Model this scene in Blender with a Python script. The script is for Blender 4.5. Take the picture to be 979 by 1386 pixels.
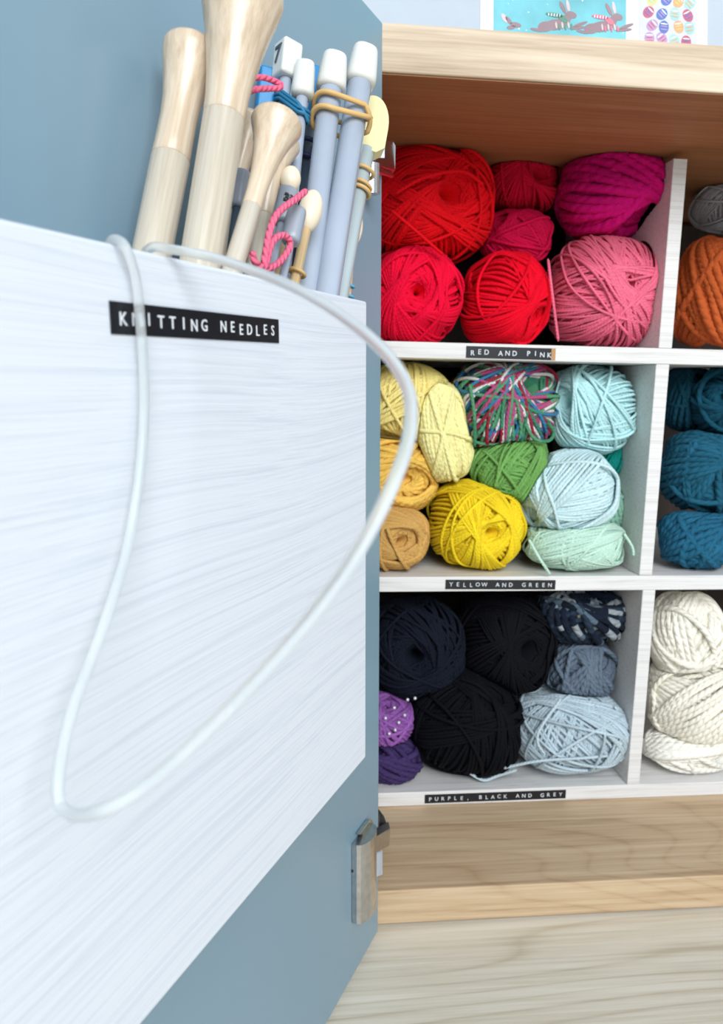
import bpy, bmesh, math, random
import numpy as np
from mathutils import Matrix, Vector
from math import sin, cos, pi, radians

for o in list(bpy.data.objects):
    bpy.data.objects.remove(o)
SC = bpy.context.scene
COL = SC.collection

# ------------------------------------------------------------------ camera
F_PX, CXP, CYP = 1040.0, 489.5, 693.0          # focal length and centre in pixels of the 979 x 1386 frame
EYE = np.array([0.0, -0.6, 0.4657])
YAW, PITCH, ROLL = radians(5.9), radians(9.2), radians(1.15)
FW = np.array([sin(YAW) * cos(PITCH), cos(YAW) * cos(PITCH), -sin(PITCH)])
_r = np.array([cos(YAW), -sin(YAW), 0.0])
_u = np.cross(_r, FW)
RT = cos(ROLL) * _r + sin(ROLL) * _u
UP = -sin(ROLL) * _r + cos(ROLL) * _u
cam_data = bpy.data.cameras.new('camera')
cam = bpy.data.objects.new('camera', cam_data)
COL.objects.link(cam)
cam.matrix_world = Matrix(((RT[0], UP[0], -FW[0], EYE[0]), (RT[1], UP[1], -FW[1], EYE[1]),
                           (RT[2], UP[2], -FW[2], EYE[2]), (0, 0, 0, 1)))
cam_data.sensor_fit = 'VERTICAL'
cam_data.sensor_height = 36.0
cam_data.lens = F_PX / 1386.0 * 36.0
cam_data.clip_start = 0.01
cam_data.dof.use_dof = True
cam_data.dof.focus_distance = 0.43
cam_data.dof.aperture_fstop = 16.0
SC.camera = cam

# ------------------------------------------------------------------ world, lights, exposure
world = bpy.data.worlds.new('world')
SC.world = world
world.use_nodes = True
bg = world.node_tree.nodes['Background']
bg.inputs[0].default_value = (0.80, 0.90, 1.0, 1)
bg.inputs[1].default_value = 0.56


def area_light(name, loc, target, size, power, color):
    d = bpy.data.lights.new(name, 'AREA')
    d.shape = 'RECTANGLE'
    d.size, d.size_y = size
    d.energy = power
    d.color = color
    o = bpy.data.objects.new(name, d)
    COL.objects.link(o)
    o.location = loc
    o.rotation_euler = (Vector(target) - Vector(loc)).to_track_quat('-Z', 'Y').to_euler()
    return o


area_light('window_daylight', (0.42, -2.3, 1.65), (0.15, 0.0, 0.35), (1.6, 1.3), 58, (0.93, 0.97, 1.0))
SC.view_settings.view_transform = 'Standard'
SC.view_settings.look = 'None'
SC.view_settings.gamma = 1.0
SC.view_settings.use_curve_mapping = False
SC.view_settings.exposure = 0.29


# ------------------------------------------------------------------ pixels to points
def ray(px, py):
    return FW + RT * (px - CXP) / F_PX - UP * (py - CYP) / F_PX


def at_y(px, py, y):                            # the point on the plane Y = y seen at a pixel
    v = ray(px, py)
    return EYE + v * ((y - EYE[1]) / v[1])


def at_z(px, py, z):
    v = ray(px, py)
    return EYE + v * ((z - EYE[2]) / v[2])


def at_d(px, py, depth):                        # the point at a depth along the view axis
    return EYE + ray(px, py) * depth


def depth_of(p):
    return float((np.asarray(p) - EYE) @ FW)


def pix(p):
    d = np.asarray(p) - EYE
    z = d @ FW
    return CXP + F_PX * (d @ RT) / z, CYP - F_PX * (d @ UP) / z


# the open door's own frame: D runs along it away from the viewer, U up its hinge edge, N out of its inner face
D = np.array([0.47517, 0.87960, 0.02274])
D /= np.linalg.norm(D)
U = np.array([-0.0205, -0.0148, 1.0])
U -= D * (U @ D)
U /= np.linalg.norm(U)
N = np.cross(D, U)
HINGE = at_y(512, 1260, -0.014)                 # lower corner of the hinge edge


def at_door(px, py, t):                         # the point seen at a pixel on the plane t in front of the door's inner face
    v = ray(px, py)
    return EYE + v * (((HINGE - EYE) @ N + t) / (v @ N))


def frame(origin, x, y, z):
    return Matrix(((x[0], y[0], z[0], origin[0]), (x[1], y[1], z[1], origin[1]),
                   (x[2], y[2], z[2], origin[2]), (0, 0, 0, 1)))


def axis_frame(origin, z, hint=(0, -1, 0)):
    z = np.asarray(z, float) / np.linalg.norm(z)
    x = np.cross(np.asarray(hint, float), z)
    x /= np.linalg.norm(x)
    return frame(origin, x, np.cross(z, x), z)


# ------------------------------------------------------------------ materials
def lin(c):
    return tuple((v / 255 / 12.92) if v / 255 <= 0.04045 else ((v / 255 + 0.055) / 1.055) ** 2.4 for v in c)


class NT:
    def __init__(self, name):
        self.m = bpy.data.materials.new(name)
        self.m.use_nodes = True
        self.t = self.m.node_tree
        self.b = self.t.nodes['Principled BSDF']

    def n(self, kind, **kw):
        nd = self.t.nodes.new(kind)
        for k, v in kw.items():
            if k.startswith('i_'):
                nd.inputs[k[2:].replace('_', ' ')].default_value = v
            else:
                setattr(nd, k, v)
        return nd

    def l(self, a, b):
        self.t.links.new(a, b)

    def math(self, op, a, b=None):
        nd = self.n('ShaderNodeMath', operation=op)
        for i, v in enumerate((a, b)):
            if v is None:
                continue
            if isinstance(v, (int, float)):
                nd.inputs[i].default_value = v
            else:
                self.l(v, nd.inputs[i])
        return nd.outputs[0]

    def ramp(self, fac, stops, interp='LINEAR'):
        r = self.n('ShaderNodeValToRGB')
        r.color_ramp.interpolation = interp
        e = r.color_ramp.elements
        while len(e) < len(stops):
            e.new(0.5)
        for el, (p, c) in zip(e, stops):
            el.position = p
            el.color = (*lin(c), 1)
        self.l(fac, r.inputs[0])
        return r.outputs[0]

    def bump(self, h, strength, dist):
        b = self.n('ShaderNodeBump')
        b.inputs['Strength'].default_value = strength
        b.inputs['Distance'].default_value = dist
        self.l(h, b.inputs['Height'])
        self.l(b.outputs[0], self.b.inputs['Normal'])

    def coords(self, scale, rot=(0, 0, 0), space='Object'):
        tc = self.n('ShaderNodeTexCoord')
        mp = self.n('ShaderNodeMapping')
        mp.inputs['Scale'].default_value = scale
        mp.inputs['Rotation'].default_value = rot
        self.l(tc.outputs[space], mp.inputs[0])
        return mp.outputs[0]

    def noise(self, vec, scale, detail=4.0, rough=0.55, dist=0.0):
        nd = self.n('ShaderNodeTexNoise')
        nd.inputs['Scale'].default_value = scale
        nd.inputs['Detail'].default_value = detail
        nd.inputs['Roughness'].default_value = rough
        nd.inputs['Distortion'].default_value = dist
        self.l(vec, nd.inputs['Vector'])
        return nd.outputs[0]


def plain(name, rgb, rough=0.5, metal=0.0, spread=0.04, scale=30.0, bump=0.0, **extra):
    """A material with a faint procedural variation of its colour."""
    k = NT(name)
    nz = k.noise(k.coords((1, 1, 1)), scale)
    lo = tuple(max(0, v * (1 - spread)) for v in rgb)
    hi = tuple(min(255, v * (1 + spread)) for v in rgb)
    k.l(k.ramp(nz, [(0.3, lo), (0.7, hi)]), k.b.inputs['Base Color'])
    k.b.inputs['Roughness'].default_value = rough
    k.b.inputs['Metallic'].default_value = metal
    for a, v in extra.items():
        k.b.inputs[a.replace('_', ' ')].default_value = v
    if bump:
        k.bump(nz, bump, 0.002)
    return k.m


def wood(name, dark, mid, light, grain=1.0, rough=0.5, axis=0, cathedral=0.0, fine=0.5):
    """Oak-like grain running along one object axis."""
    k = NT(name)
    s1, s2 = [55.0 * grain] * 3, [300.0 * grain] * 3
    s1[axis], s2[axis] = 2.6 * grain, 9.0 * grain
    c1 = k.coords(s1)
    a = k.noise(c1, 1.0, 3.0, 0.5, 0.4)
    b = k.noise(k.coords(s2), 1.0, 4.0, 0.7)
    mix = k.math('ADD', k.math('MULTIPLY', a, 1 - fine), k.math('MULTIPLY', b, fine))
    if cathedral:
        s3 = [1.0, 1.0, 1.0]
        s3[axis] = 0.16
        low = k.noise(k.coords(s3), 5.0, 1.5, 0.45, 0.3)
        edge = k.math('POWER', k.math('SUBTRACT', 1.0, k.math('ABSOLUTE', k.math('SINE', k.math('MULTIPLY', low, 120.0)))), 3.0)
        mix = k.math('SUBTRACT', k.math('ADD', mix, cathedral * 0.33), k.math('MULTIPLY', edge, cathedral))
    k.l(k.ramp(mix, [(0.36, dark), (0.5, mid), (0.64, light)]), k.b.inputs['Base Color'])
    k.b.inputs['Roughness'].default_value = rough
    k.bump(mix, 0.15, 0.0006)
    return k.m


def brushed_paint(name, base, low, bump=0.35, stretch=3.0, rough=0.55):
    """White paint laid on with a coarse brush: streaks along x that fan a little."""
    k = NT(name)
    tc = k.n('ShaderNodeTexCoord')
    warp = k.n('ShaderNodeTexNoise')
    warp.inputs['Scale'].default_value = 5.0
    warp.inputs['Detail'].default_value = 1.0
    k.l(tc.outputs['Object'], warp.inputs['Vector'])
    sc = k.n('ShaderNodeVectorMath', operation='SCALE')
    sc.inputs['Scale'].default_value = 0.014
    k.l(warp.outputs['Color'], sc.inputs[0])
    ad = k.n('ShaderNodeVectorMath', operation='ADD')
    k.l(tc.outputs['Object'], ad.inputs[0])
    k.l(sc.outputs[0], ad.inputs[1])
    mp = k.n('ShaderNodeMapping')
    mp.inputs['Scale'].default_value = (stretch, 200, 420)
    k.l(ad.outputs[0], mp.inputs[0])
    nz = k.noise(mp.outputs[0], 1.0, 5.0, 0.65)
    mp2 = k.n('ShaderNodeMapping')
    mp2.inputs['Scale'].default_value = (stretch * 2, 700, 900)
    k.l(ad.outputs[0], mp2.inputs[0])
    nz2 = k.noise(mp2.outputs[0], 1.0, 3.0, 0.6)
    mix = k.math('ADD', k.math('MULTIPLY', nz, 0.6), k.math('MULTIPLY', nz2, 0.4))
    k.l(k.ramp(mix, [(0.33, low), (0.52, base)]), k.b.inputs['Base Color'])
    k.b.inputs['Roughness'].default_value = rough
    k.bump(mix, bump, 0.0012)
    return k.m


def yarn(name, rgb, ply=1.0, stops=None, sheen=0.15, spread=0.10, fuzz=0.4, dist=0.0012, seglen=12.0, interp='CONSTANT'):
    """Plied yarn. UV: u counts strand diameters along the strand, v goes round it."""
    k = NT(name)
    uv = k.n('ShaderNodeUVMap')
    sep = k.n('ShaderNodeSeparateXYZ')
    k.l(uv.outputs[0], sep.inputs[0])
    ph = k.math('ADD', k.math('MULTIPLY', sep.outputs[0], 0.8), k.math('MULTIPLY', sep.outputs[1], 2.0))
    wave = k.math('ABSOLUTE', k.math('SINE', k.math('MULTIPLY', ph, pi)))
    fib = k.noise(k.coords((1, 1, 1)), 900.0, 2.0)
    if stops:
        cell = k.n('ShaderNodeTexWhiteNoise', noise_dimensions='1D')
        k.l(k.math('FLOOR', k.math('DIVIDE', sep.outputs[0], seglen)), cell.inputs['W'])
        k.l(k.ramp(cell.outputs[0], stops, interp), k.b.inputs['Base Color'])
    else:
        nz = k.n('ShaderNodeTexNoise', noise_dimensions='1D')
        nz.inputs['Scale'].default_value = 0.05
        k.l(sep.outputs[0], nz.inputs['W'])
        mix = k.math('ADD', k.math('MULTIPLY', nz.outputs[0], 0.5), k.math('MULTIPLY', fib, 0.5))
        lo = tuple(v * (1 - spread) for v in rgb)
        hi = tuple(min(255, v * (1 + spread) + 4) for v in rgb)
        k.l(k.ramp(mix, [(0.3, lo), (0.7, hi)]), k.b.inputs['Base Color'])
    k.b.inputs['Roughness'].default_value = 0.85
    k.b.inputs['Specular IOR Level'].default_value = 0.15
    k.b.inputs['Sheen Weight'].default_value = sheen
    k.b.inputs['Sheen Roughness'].default_value = 0.5
    k.b.inputs['Sheen Tint'].default_value = (*[min(1, v * 1.2 + 0.05) for v in lin(rgb)], 1)
    h = k.math('ADD', k.math('MULTIPLY', wave, ply), k.math('MULTIPLY', fib, fuzz))
    k.bump(h, 0.7, dist)
    return k.m


M = {}
M['oak_edge'] = wood('pale oak board edge', (160, 134, 106), (206, 186, 160), (230, 215, 194), 0.75, 0.55, fine=0.25)
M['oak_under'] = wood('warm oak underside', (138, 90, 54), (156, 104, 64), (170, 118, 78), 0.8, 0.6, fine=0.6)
M['oak_base'] = wood('oak base board', (168, 138, 106), (194, 166, 132), (208, 184, 152), 0.7, 0.5, cathedral=0.07, fine=0.6)
M['oak_panel'] = wood('shade darkened oak panel', (40, 28, 20), (50, 36, 26), (60, 44, 32), 0.8, 0.6, axis=2)  # the cabinet's inner shade is put into this brown, for side and back panels
M['oak_floor'] = wood('limed oak floor', (190, 178, 156), (211, 202, 184), (226, 219, 205), 0.6, 0.5, cathedral=0.13)
M['wall'] = plain('pale cool wall paint', (198, 208, 218), 0.85, spread=0.01)
M['trim'] = plain('white trim paint', (232, 234, 236), 0.5, spread=0.01)
M['door'] = plain('blue grey door lacquer', (126, 154, 170), 0.3, spread=0.012, scale=4.0)
M['white_paint'] = brushed_paint('white brushed paint', (215, 220, 228), (199, 206, 217), 0.3, 2.2)
M['shelf_paint'] = brushed_paint('white washed shelf paint', (226, 224, 222), (198, 193, 188), 0.3, 6.0)
M['tape'] = plain('black embossing tape', (16, 18, 24), 0.3, spread=0.1)
M['emboss'] = plain('white stretched lettering', (222, 226, 232), 0.45, spread=0.02)
M['tape_end'] = plain('peeled tan tape end', (186, 140, 92), 0.6)
M['birch'] = wood('lacquered birch', (196, 183, 162), (214, 203, 185), (228, 219, 204), 1.6, 0.28, axis=2, fine=0.6)
M['birch_head'] = wood('lacquered birch end', (186, 164, 138), (206, 187, 163), (220, 205, 184), 1.2, 0.25, axis=2, fine=0.6)
M['bamboo'] = wood('bamboo shaft', (206, 172, 122), (224, 194, 146), (236, 212, 170), 2.0, 0.35, axis=2)
M['cream_wood'] = plain('cream painted wood', (232, 218, 194), 0.4)
M['grey_plastic'] = plain('blue grey coated metal', (172, 182, 197), 0.2, spread=0.02)
M['pale_green'] = plain('pale grey green coated metal', (186, 198, 200), 0.25, spread=0.02)
M['slate_plastic'] = plain('slate grey coated metal', (78, 92, 108), 0.3, spread=0.03)
M['cap_grey'] = plain('grey plastic cap', (150, 158, 170), 0.35, spread=0.02)
M['cap_white'] = plain('white plastic cap', (216, 216, 210), 0.35, spread=0.015)
M['cap_yellow'] = plain('pale yellow plastic cap', (222, 212, 160), 0.4, spread=0.02)
M['cap_blue'] = plain('turquoise blue plastic', (24, 128, 184), 0.3, spread=0.05)
M['ink'] = plain('dark grey ink', (70, 84, 96), 0.6)
M['ink_black'] = plain('black ink', (28, 30, 36), 0.6)
M['band_blue'] = plain('blue rubber', (28, 108, 146), 0.55)
M['band_tan'] = plain('tan rubber', (206, 168, 108), 0.5)
M['band_navy'] = plain('navy rubber', (34, 38, 84), 0.5)
M['band_sky'] = plain('sky blue rubber', (84, 164, 200), 0.5)
M['nickel'] = plain('brushed nickel', (200, 198, 196), 0.25, metal=1.0, spread=0.05, scale=200)
M['dark_metal'] = plain('dark metal', (70, 66, 64), 0.35, metal=0.9)
M['white_plastic'] = plain('pale blue white plastic', (206, 220, 236), 0.4)
k = NT('clear nylon cable')
k.b.inputs['Base Color'].default_value = (*lin((224, 232, 234)), 1)
k.b.inputs['Roughness'].default_value = 0.3
k.b.inputs['Transmission Weight'].default_value = 0.75
k.b.inputs['IOR'].default_value = 1.3
k.l(k.ramp(k.noise(k.coords((1, 1, 1)), 40), [(0.3, (232, 238, 240)), (0.7, (244, 247, 247))]), k.b.inputs['Base Color'])
M['nylon'] = k.m


# ------------------------------------------------------------------ mesh helpers
def mesh_from(name, V, Fq, mat, smooth=True, uv=None):
    """V (n,3) and faces: an (m,4) array or a list of tuples."""
    me = bpy.data.meshes.new(name)
    if isinstance(Fq, np.ndarray):
        m, kk = Fq.shape
        me.vertices.add(len(V))
        me.vertices.foreach_set('co', np.asarray(V, np.float32).ravel())
        me.loops.add(m * kk)
        me.loops.foreach_set('vertex_index', Fq.astype(np.int32).ravel())
        me.polygons.add(m)
        me.polygons.foreach_set('loop_start', np.arange(0, m * kk, kk, dtype=np.int32))
        me.polygons.foreach_set('loop_total', np.full(m, kk, np.int32))
        if uv is not None:
            me.uv_layers.new(name='UVMap')
            me.uv_layers[0].data.foreach_set('uv', np.asarray(uv, np.float32).ravel())
        me.update(calc_edges=True)
    else:
        me.from_pydata([tuple(v) for v in V], [], Fq)
        me.update()
    me.polygons.foreach_set('use_smooth', [smooth] * len(me.polygons))
    me.materials.append(mat)
    return me


def link(name, me, parent=None, mw=None):
    o = bpy.data.objects.new(name, me)
    COL.objects.link(o)
    if parent is not None:
        o.parent = parent
        if mw is not None:
            o.matrix_parent_inverse = Matrix.Identity(4)
            o.matrix_basis = mw
    elif mw is not None:
        o.matrix_world = mw
    return o


def tag(o, label=None, cat=None, group=None, kind=None):
    for a, v in (('label', label), ('category', cat), ('group', group), ('kind', kind)):
        if v:
            o[a] = v
    return o


def thing(name, label, cat, mw=None, group=None):
    o = bpy.data.objects.new(name, None)
    o.empty_display_size = 0.01
    COL.objects.link(o)
    if mw is not None:
        o.matrix_world = mw
    return tag(o, label, cat, group)


def local(mw, p):
    return np.array(mw.inverted() @ Vector(p))


def box_me(name, lo, hi, mat, bevel=0.001, segs=2, smooth=False):
    bm = bmesh.new()
    bmesh.ops.create_cube(bm, size=1.0)
    for v in bm.verts:
        v.co = Vector([(lo[i] + hi[i]) / 2 + v.co[i] * (hi[i] - lo[i]) for i in range(3)])
    if bevel:
        bmesh.ops.bevel(bm, geom=bm.edges[:], offset=bevel, segments=segs, profile=0.5, affect='EDGES')
    me = bpy.data.meshes.new(name)
    bm.to_mesh(me)
    bm.free()
    me.materials.append(mat)
    return me


def lathe_me(name, prof, mat, seg=28, squash=(1.0, 1.0), power=2.0):
    """prof: list of (radius, z); power > 2 squares the section off."""
    a = np.arange(seg) * 2 * pi / seg
    c, s = np.cos(a), np.sin(a)
    kk = (np.abs(c) ** power + np.abs(s) ** power) ** (-1 / power)
    V = []
    for r, z in prof:
        V += [(r * squash[0] * c[i] * kk[i], r * squash[1] * s[i] * kk[i], z) for i in range(seg)]
    Fc = []
    for j in range(len(prof) - 1):
        for i in range(seg):
            i2 = (i + 1) % seg
            Fc.append((j * seg + i, j * seg + i2, (j + 1) * seg + i2, (j + 1) * seg + i))
    Fc.append(tuple(reversed(range(seg))))
    Fc.append(tuple(range((len(prof) - 1) * seg, len(prof) * seg)))
    return mesh_from(name, V, Fc, mat)


def smooth_path(P, n):
    """Catmull-Rom through the points, n samples."""
    P = np.asarray(P, float)
    Q = np.vstack([2 * P[0] - P[1], P, 2 * P[-1] - P[-2]])
    out = []
    for t in np.linspace(0, len(P) - 1 - 1e-9, n):
        i = int(t)
        f = t - i
        p0, p1, p2, p3 = Q[i:i + 4]
        out.append(0.5 * (2 * p1 + (p2 - p0) * f + (2 * p0 - 5 * p1 + 4 * p2 - p3) * f * f + (3 * p1 - p0 - 3 * p2 + p3) * f ** 3))
    return np.array(out)


def tube_arrays(paths, rad, sides, closed, ref=None, uoff=None):
    """paths (S,n,3) -> vertices, quads and uv of S tubes; ref (S,n,3) steers the sections (outward directions)."""
    S, n, _ = paths.shape
    if closed:
        T = np.roll(paths, -1, 1) - np.roll(paths, 1, 1)
    else:
        T = np.gradient(paths, axis=1)
    T /= np.linalg.norm(T, axis=2, keepdims=True) + 1e-12
    if ref is None:
        ref = np.zeros_like(paths)
        for s in range(S):
            v = np.array([0.31, 0.2, 0.93])
            for i in range(n):
                v = v - T[s, i] * (v @ T[s, i])
                v /= np.linalg.norm(v) + 1e-12
                ref[s, i] = v
    A = ref - T * np.sum(ref * T, 2, keepdims=True)
    A /= np.linalg.norm(A, axis=2, keepdims=True) + 1e-12
    Bn = np.cross(T, A)
    rad = np.asarray(rad, float)
    rad = rad if rad.ndim == 3 else np.broadcast_to(rad, (S, n))[:, :, None]
    al = np.arange(sides) * 2 * pi / sides
    V = paths[:, :, None, :] + rad[..., None] * (np.cos(al)[None, None, :, None] * A[:, :, None, :] + np.sin(al)[None, None, :, None] * Bn[:, :, None, :])
    m = n if closed else n - 1
    s_, i_, k_ = np.meshgrid(np.arange(S), np.arange(m), np.arange(sides), indexing='ij')
    i2, k2 = (i_ + 1) % n, (k_ + 1) % sides
    base = lambda i, kk: (s_ * n + i) * sides + kk
    Q = np.stack([base(i_, k_), base(i_, k2), base(i2, k2), base(i2, k_)], -1).reshape(-1, 4)
    seg = np.linalg.norm(np.roll(paths, -1, 1) - paths, axis=2)
    cum = np.concatenate([np.zeros((S, 1)), np.cumsum(seg, 1)], 1) / (2 * np.mean(rad))
    if uoff is not None:
        cum = cum + uoff[:, None]
    u0, u1 = cum[:, :m], cum[:, 1:m + 1]
    uv = np.zeros((S, m, sides, 4, 2))
    uv[..., 0, 0] = u0[:, :, None]; uv[..., 1, 0] = u0[:, :, None]
    uv[..., 2, 0] = u1[:, :, None]; uv[..., 3, 0] = u1[:, :, None]
    v0 = np.arange(sides) / sides
    uv[..., 0, 1] = v0; uv[..., 3, 1] = v0
    uv[..., 1, 1] = v0 + 1 / sides; uv[..., 2, 1] = v0 + 1 / sides
    return V.reshape(-1, 3), Q, uv.reshape(-1, 2)


def tube_me(name, pts, rad, mat, sides=8, closed=False, n=None, mw=None):
    P = np.asarray(pts, float)
    if n:
        P = smooth_path(P, n)
    if mw is not None:
        inv = np.array(mw.inverted())
        P = P @ inv[:3, :3].T + inv[:3, 3]
    V, Q, uv = tube_arrays(P[None], rad, sides, closed)
    if not closed:                                       # round off the two ends
        sfirst = np.arange(sides)
        slast = (len(P) - 1) * sides + sfirst
        V = np.vstack([V, P[:1], P[-1:]])
        a, b = len(V) - 2, len(V) - 1
        Q = np.vstack([Q, np.stack([np.roll(sfirst, -1), sfirst, np.full(sides, a), np.full(sides, a)], 1),
                       np.stack([slast, np.roll(slast, -1), np.full(sides, b), np.full(sides, b)], 1)])
        uv = np.vstack([uv, np.zeros((sides * 8, 2))])
        me = mesh_from(name, V, [tuple(dict.fromkeys(q)) for q in Q.tolist()], mat)
        return me
    return mesh_from(name, V, Q, mat, True, uv)


def strand_me(name, pts, rad, mat, sides=6, n=40, mw=None):
    """An open tube with strand UVs (for plied yarn)."""
    P = smooth_path(pts, n)
    if mw is not None:
        inv = np.array(mw.inverted())
        P = P @ inv[:3, :3].T + inv[:3, 3]
    r = np.full(n, rad)
    r[0] = r[-1] = rad * 0.35
    V, Q, uv = tube_arrays(P[None], r[None], sides, False)
    return mesh_from(name, V, Q, mat, True, uv)


def text_me(name, body, size, advance, mat, depth=0.0004, jitter=0.0, seed=0, bold=0.0):
    """Raised capitals set one by one along x on a fixed advance, baseline at y = 0."""
    rnd = random.Random(seed)
    V, Fc = [], []
    x = 0.0
    for ch in body:
        if ch != ' ':
            cu = bpy.data.curves.new('glyph', 'FONT')
            cu.body = ch
            cu.size = size
            cu.extrude = depth
            cu.offset = bold
            cu.resolution_u = 3
            cu.align_x = 'CENTER'
            tmp = bpy.data.objects.new('glyph', cu)
            COL.objects.link(tmp)
            dg = bpy.context.evaluated_depsgraph_get()
            me = bpy.data.meshes.new_from_object(tmp.evaluated_get(dg))
            dy = rnd.uniform(-jitter, jitter)
            b = len(V)
            V += [(v.co.x + x, v.co.y + dy, v.co.z) for v in me.vertices]
            Fc += [tuple(i + b for i in p.vertices) for p in me.polygons]
            bpy.data.meshes.remove(me)
            bpy.data.objects.remove(tmp)
            bpy.data.curves.remove(cu)
        x += advance
    return mesh_from(name, V, Fc, mat, False)


# ------------------------------------------------------------------ the room
def struct(name, me=None, mw=None):
    o = link(name, me, None, mw) if me else bpy.data.objects.new(name, None)
    if me is None:
        COL.objects.link(o)
    o['kind'] = 'structure'
    return o


floor = struct('floor', box_me('floor', (-2.5, -3.0, -0.06), (3.0, 0.47, -0.004), M['oak_floor'], 0))
PLANK_W, PLANK_L = 0.2, 1.9
plank_me = [box_me('plank', (0, 0, -0.004), (PLANK_L - 0.002, PLANK_W - 0.0015, 0.0), M['oak_floor'], 0.0006, 1)]
rnd = random.Random(4)
for j in range(-13, 3):
    y0 = -0.165 + j * PLANK_W
    x0 = -2.5 + (0.0 if j == 0 else rnd.uniform(-1.2, 0))
    if j == 0:
        x0 = -2.05
    while x0 < 3.0:
        if y0 + PLANK_W <= 0.475 and y0 > -3.05:
            me = plank_me[0]
            o = link('plank', me, floor)
            o.location = (x0, y0, 0.0)
        x0 += PLANK_L
wall = struct('wall_back', box_me('wall_back', (-2.5, 0.472, -0.06), (3.0, 0.56, 2.5), M['wall'], 0))
base = struct('baseboard_back', box_me('baseboard_back', (-2.5, 0.458, 0.0005), (3.0, 0.4715, 0.09), M['trim'], 0.002))

# ------------------------------------------------------------------ the cabinet
CAB_L, CAB_R = 0.040, 1.000
DEPTH = 0.45
cabinet = thing('cabinet', 'oak sideboard on the floor holding the yarn, its blue grey door swung open', 'cabinet',
                Matrix.Translation((0.52, 0.22, 0.0)))
CM = cabinet.matrix_world.copy()


def cab(name, lo, hi, mat, bevel=0.0012):
    off = np.array((0.52, 0.22, 0.0))
    c = (np.array(lo) + np.array(hi)) / 2
    me = box_me(name, np.array(lo) - c, np.array(hi) - c, mat, bevel)
    return link(name, me, cabinet, Matrix.Translation(c - off))


top = cab('tabletop', (CAB_L - 0.02, 0.0, 0.693), (CAB_R + 0.02, DEPTH, 0.7265), M['oak_edge'])
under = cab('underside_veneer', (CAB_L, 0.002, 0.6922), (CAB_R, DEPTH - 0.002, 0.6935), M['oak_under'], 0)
cab('base_board', (CAB_L - 0.02, 0.0, 0.0026), (CAB_R + 0.02, DEPTH, 0.0346), M['oak_base'])
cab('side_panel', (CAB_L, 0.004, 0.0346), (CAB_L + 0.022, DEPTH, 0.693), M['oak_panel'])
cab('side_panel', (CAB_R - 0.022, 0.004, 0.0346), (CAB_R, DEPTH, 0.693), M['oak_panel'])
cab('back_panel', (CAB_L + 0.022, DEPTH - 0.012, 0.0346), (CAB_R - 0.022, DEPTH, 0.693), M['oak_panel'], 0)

# door: local x along D (away from the viewer), y against N (into the door), z up
DOOR_M = frame(HINGE, D, -N, U)
DOOR_H = float((at_door(516, 28, 0) - HINGE) @ U)
DOOR_W = 0.47
me = box_me('door', (-DOOR_W, 0.0, 0.0), (0.0, 0.019, DOOR_H), M['door'], 0.0012)
door = link('door', me, cabinet, CM.inverted() @ DOOR_M)
tag(door, 'open blue grey lacquered cabinet door')


def door_loc(px, py, t):                        # pixel on the plane t before the door, in the door's frame
    return local(DOOR_M, at_door(px, py, t))


def hinge(px0, px1, ya, yb, arm_up, name_label):
    """Sprung nickel hinge: a half-round bar on the door, an arm that reaches to the cabinet side."""
    a0, a1 = door_loc(px0, (ya + yb) / 2, 0.006), door_loc(px1, (ya + yb) / 2, 0.006)
    zt, zb = door_loc((px0 + px1) / 2, ya, 0.006)[2], door_loc((px0 + px1) / 2, yb, 0.006)[2]
    xm, hw = (a0[0] + a1[0]) / 2, (a1[0] - a0[0]) / 2
    # half-round bar
    sec = [(-hw, 0.0)] + [(-hw * cos(a), -0.004 - 0.008 * sin(a)) for a in np.linspace(0, pi, 9)] + [(hw, 0.0)]
    n = len(sec)
    V = [(xm + x, y - 0.0004, zb) for x, y in sec] + [(xm + x, y - 0.0004, zt) for x, y in sec]
    Fc = [(i, (i + 1) % n, n + (i + 1) % n, n + i) for i in range(n)] + [tuple(reversed(range(n))), tuple(range(n, 2 * n))]
    h = link('hinge', mesh_from('hinge', V, Fc, M['nickel'], False), cabinet, CM.inverted() @ DOOR_M)
    tag(h, name_label)
    link('screw', lathe_me('screw', [(0.0001, 0), (0.0022, 0.0), (0.0022, 0.001), (0.0015, 0.0014), (0.0001, 0.0014)], M['dark_metal'], 12), h,
         Matrix.Translation((xm - hw * 0.9, -0.0005, (zt * 2 + zb) / 3)) @ Matrix.Rotation(pi / 2, 4, 'X'))
    return h, xm, hw, zt, zb


def prism(name, pts, back, mat, parent):
    """A plate whose face has these corners (world points), thickened along a vector; child of a hinge."""
    P0 = [local(DOOR_M, p) for p in pts]
    P1 = [local(DOOR_M, np.asarray(p) + back) for p in pts]
    n = len(pts)
    bm = bmesh.new()
    vs = [bm.verts.new(p) for p in P0 + P1]
    bm.faces.new(vs[:n])
    bm.faces.new(list(reversed(vs[n:])))
    for i in range(n):
        bm.faces.new((vs[i], vs[n + i], vs[n + (i + 1) % n], vs[(i + 1) % n]))
    bmesh.ops.recalc_face_normals(bm, faces=bm.faces[:])
    bmesh.ops.bevel(bm, geom=bm.edges[:], offset=0.0005, segments=2, profile=0.5, affect='EDGES')
    me = bpy.data.meshes.new(name)
    bm.to_mesh(me)
    bm.free()
    me.materials.append(M[mat])
    return link(name, me, parent)


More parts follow.
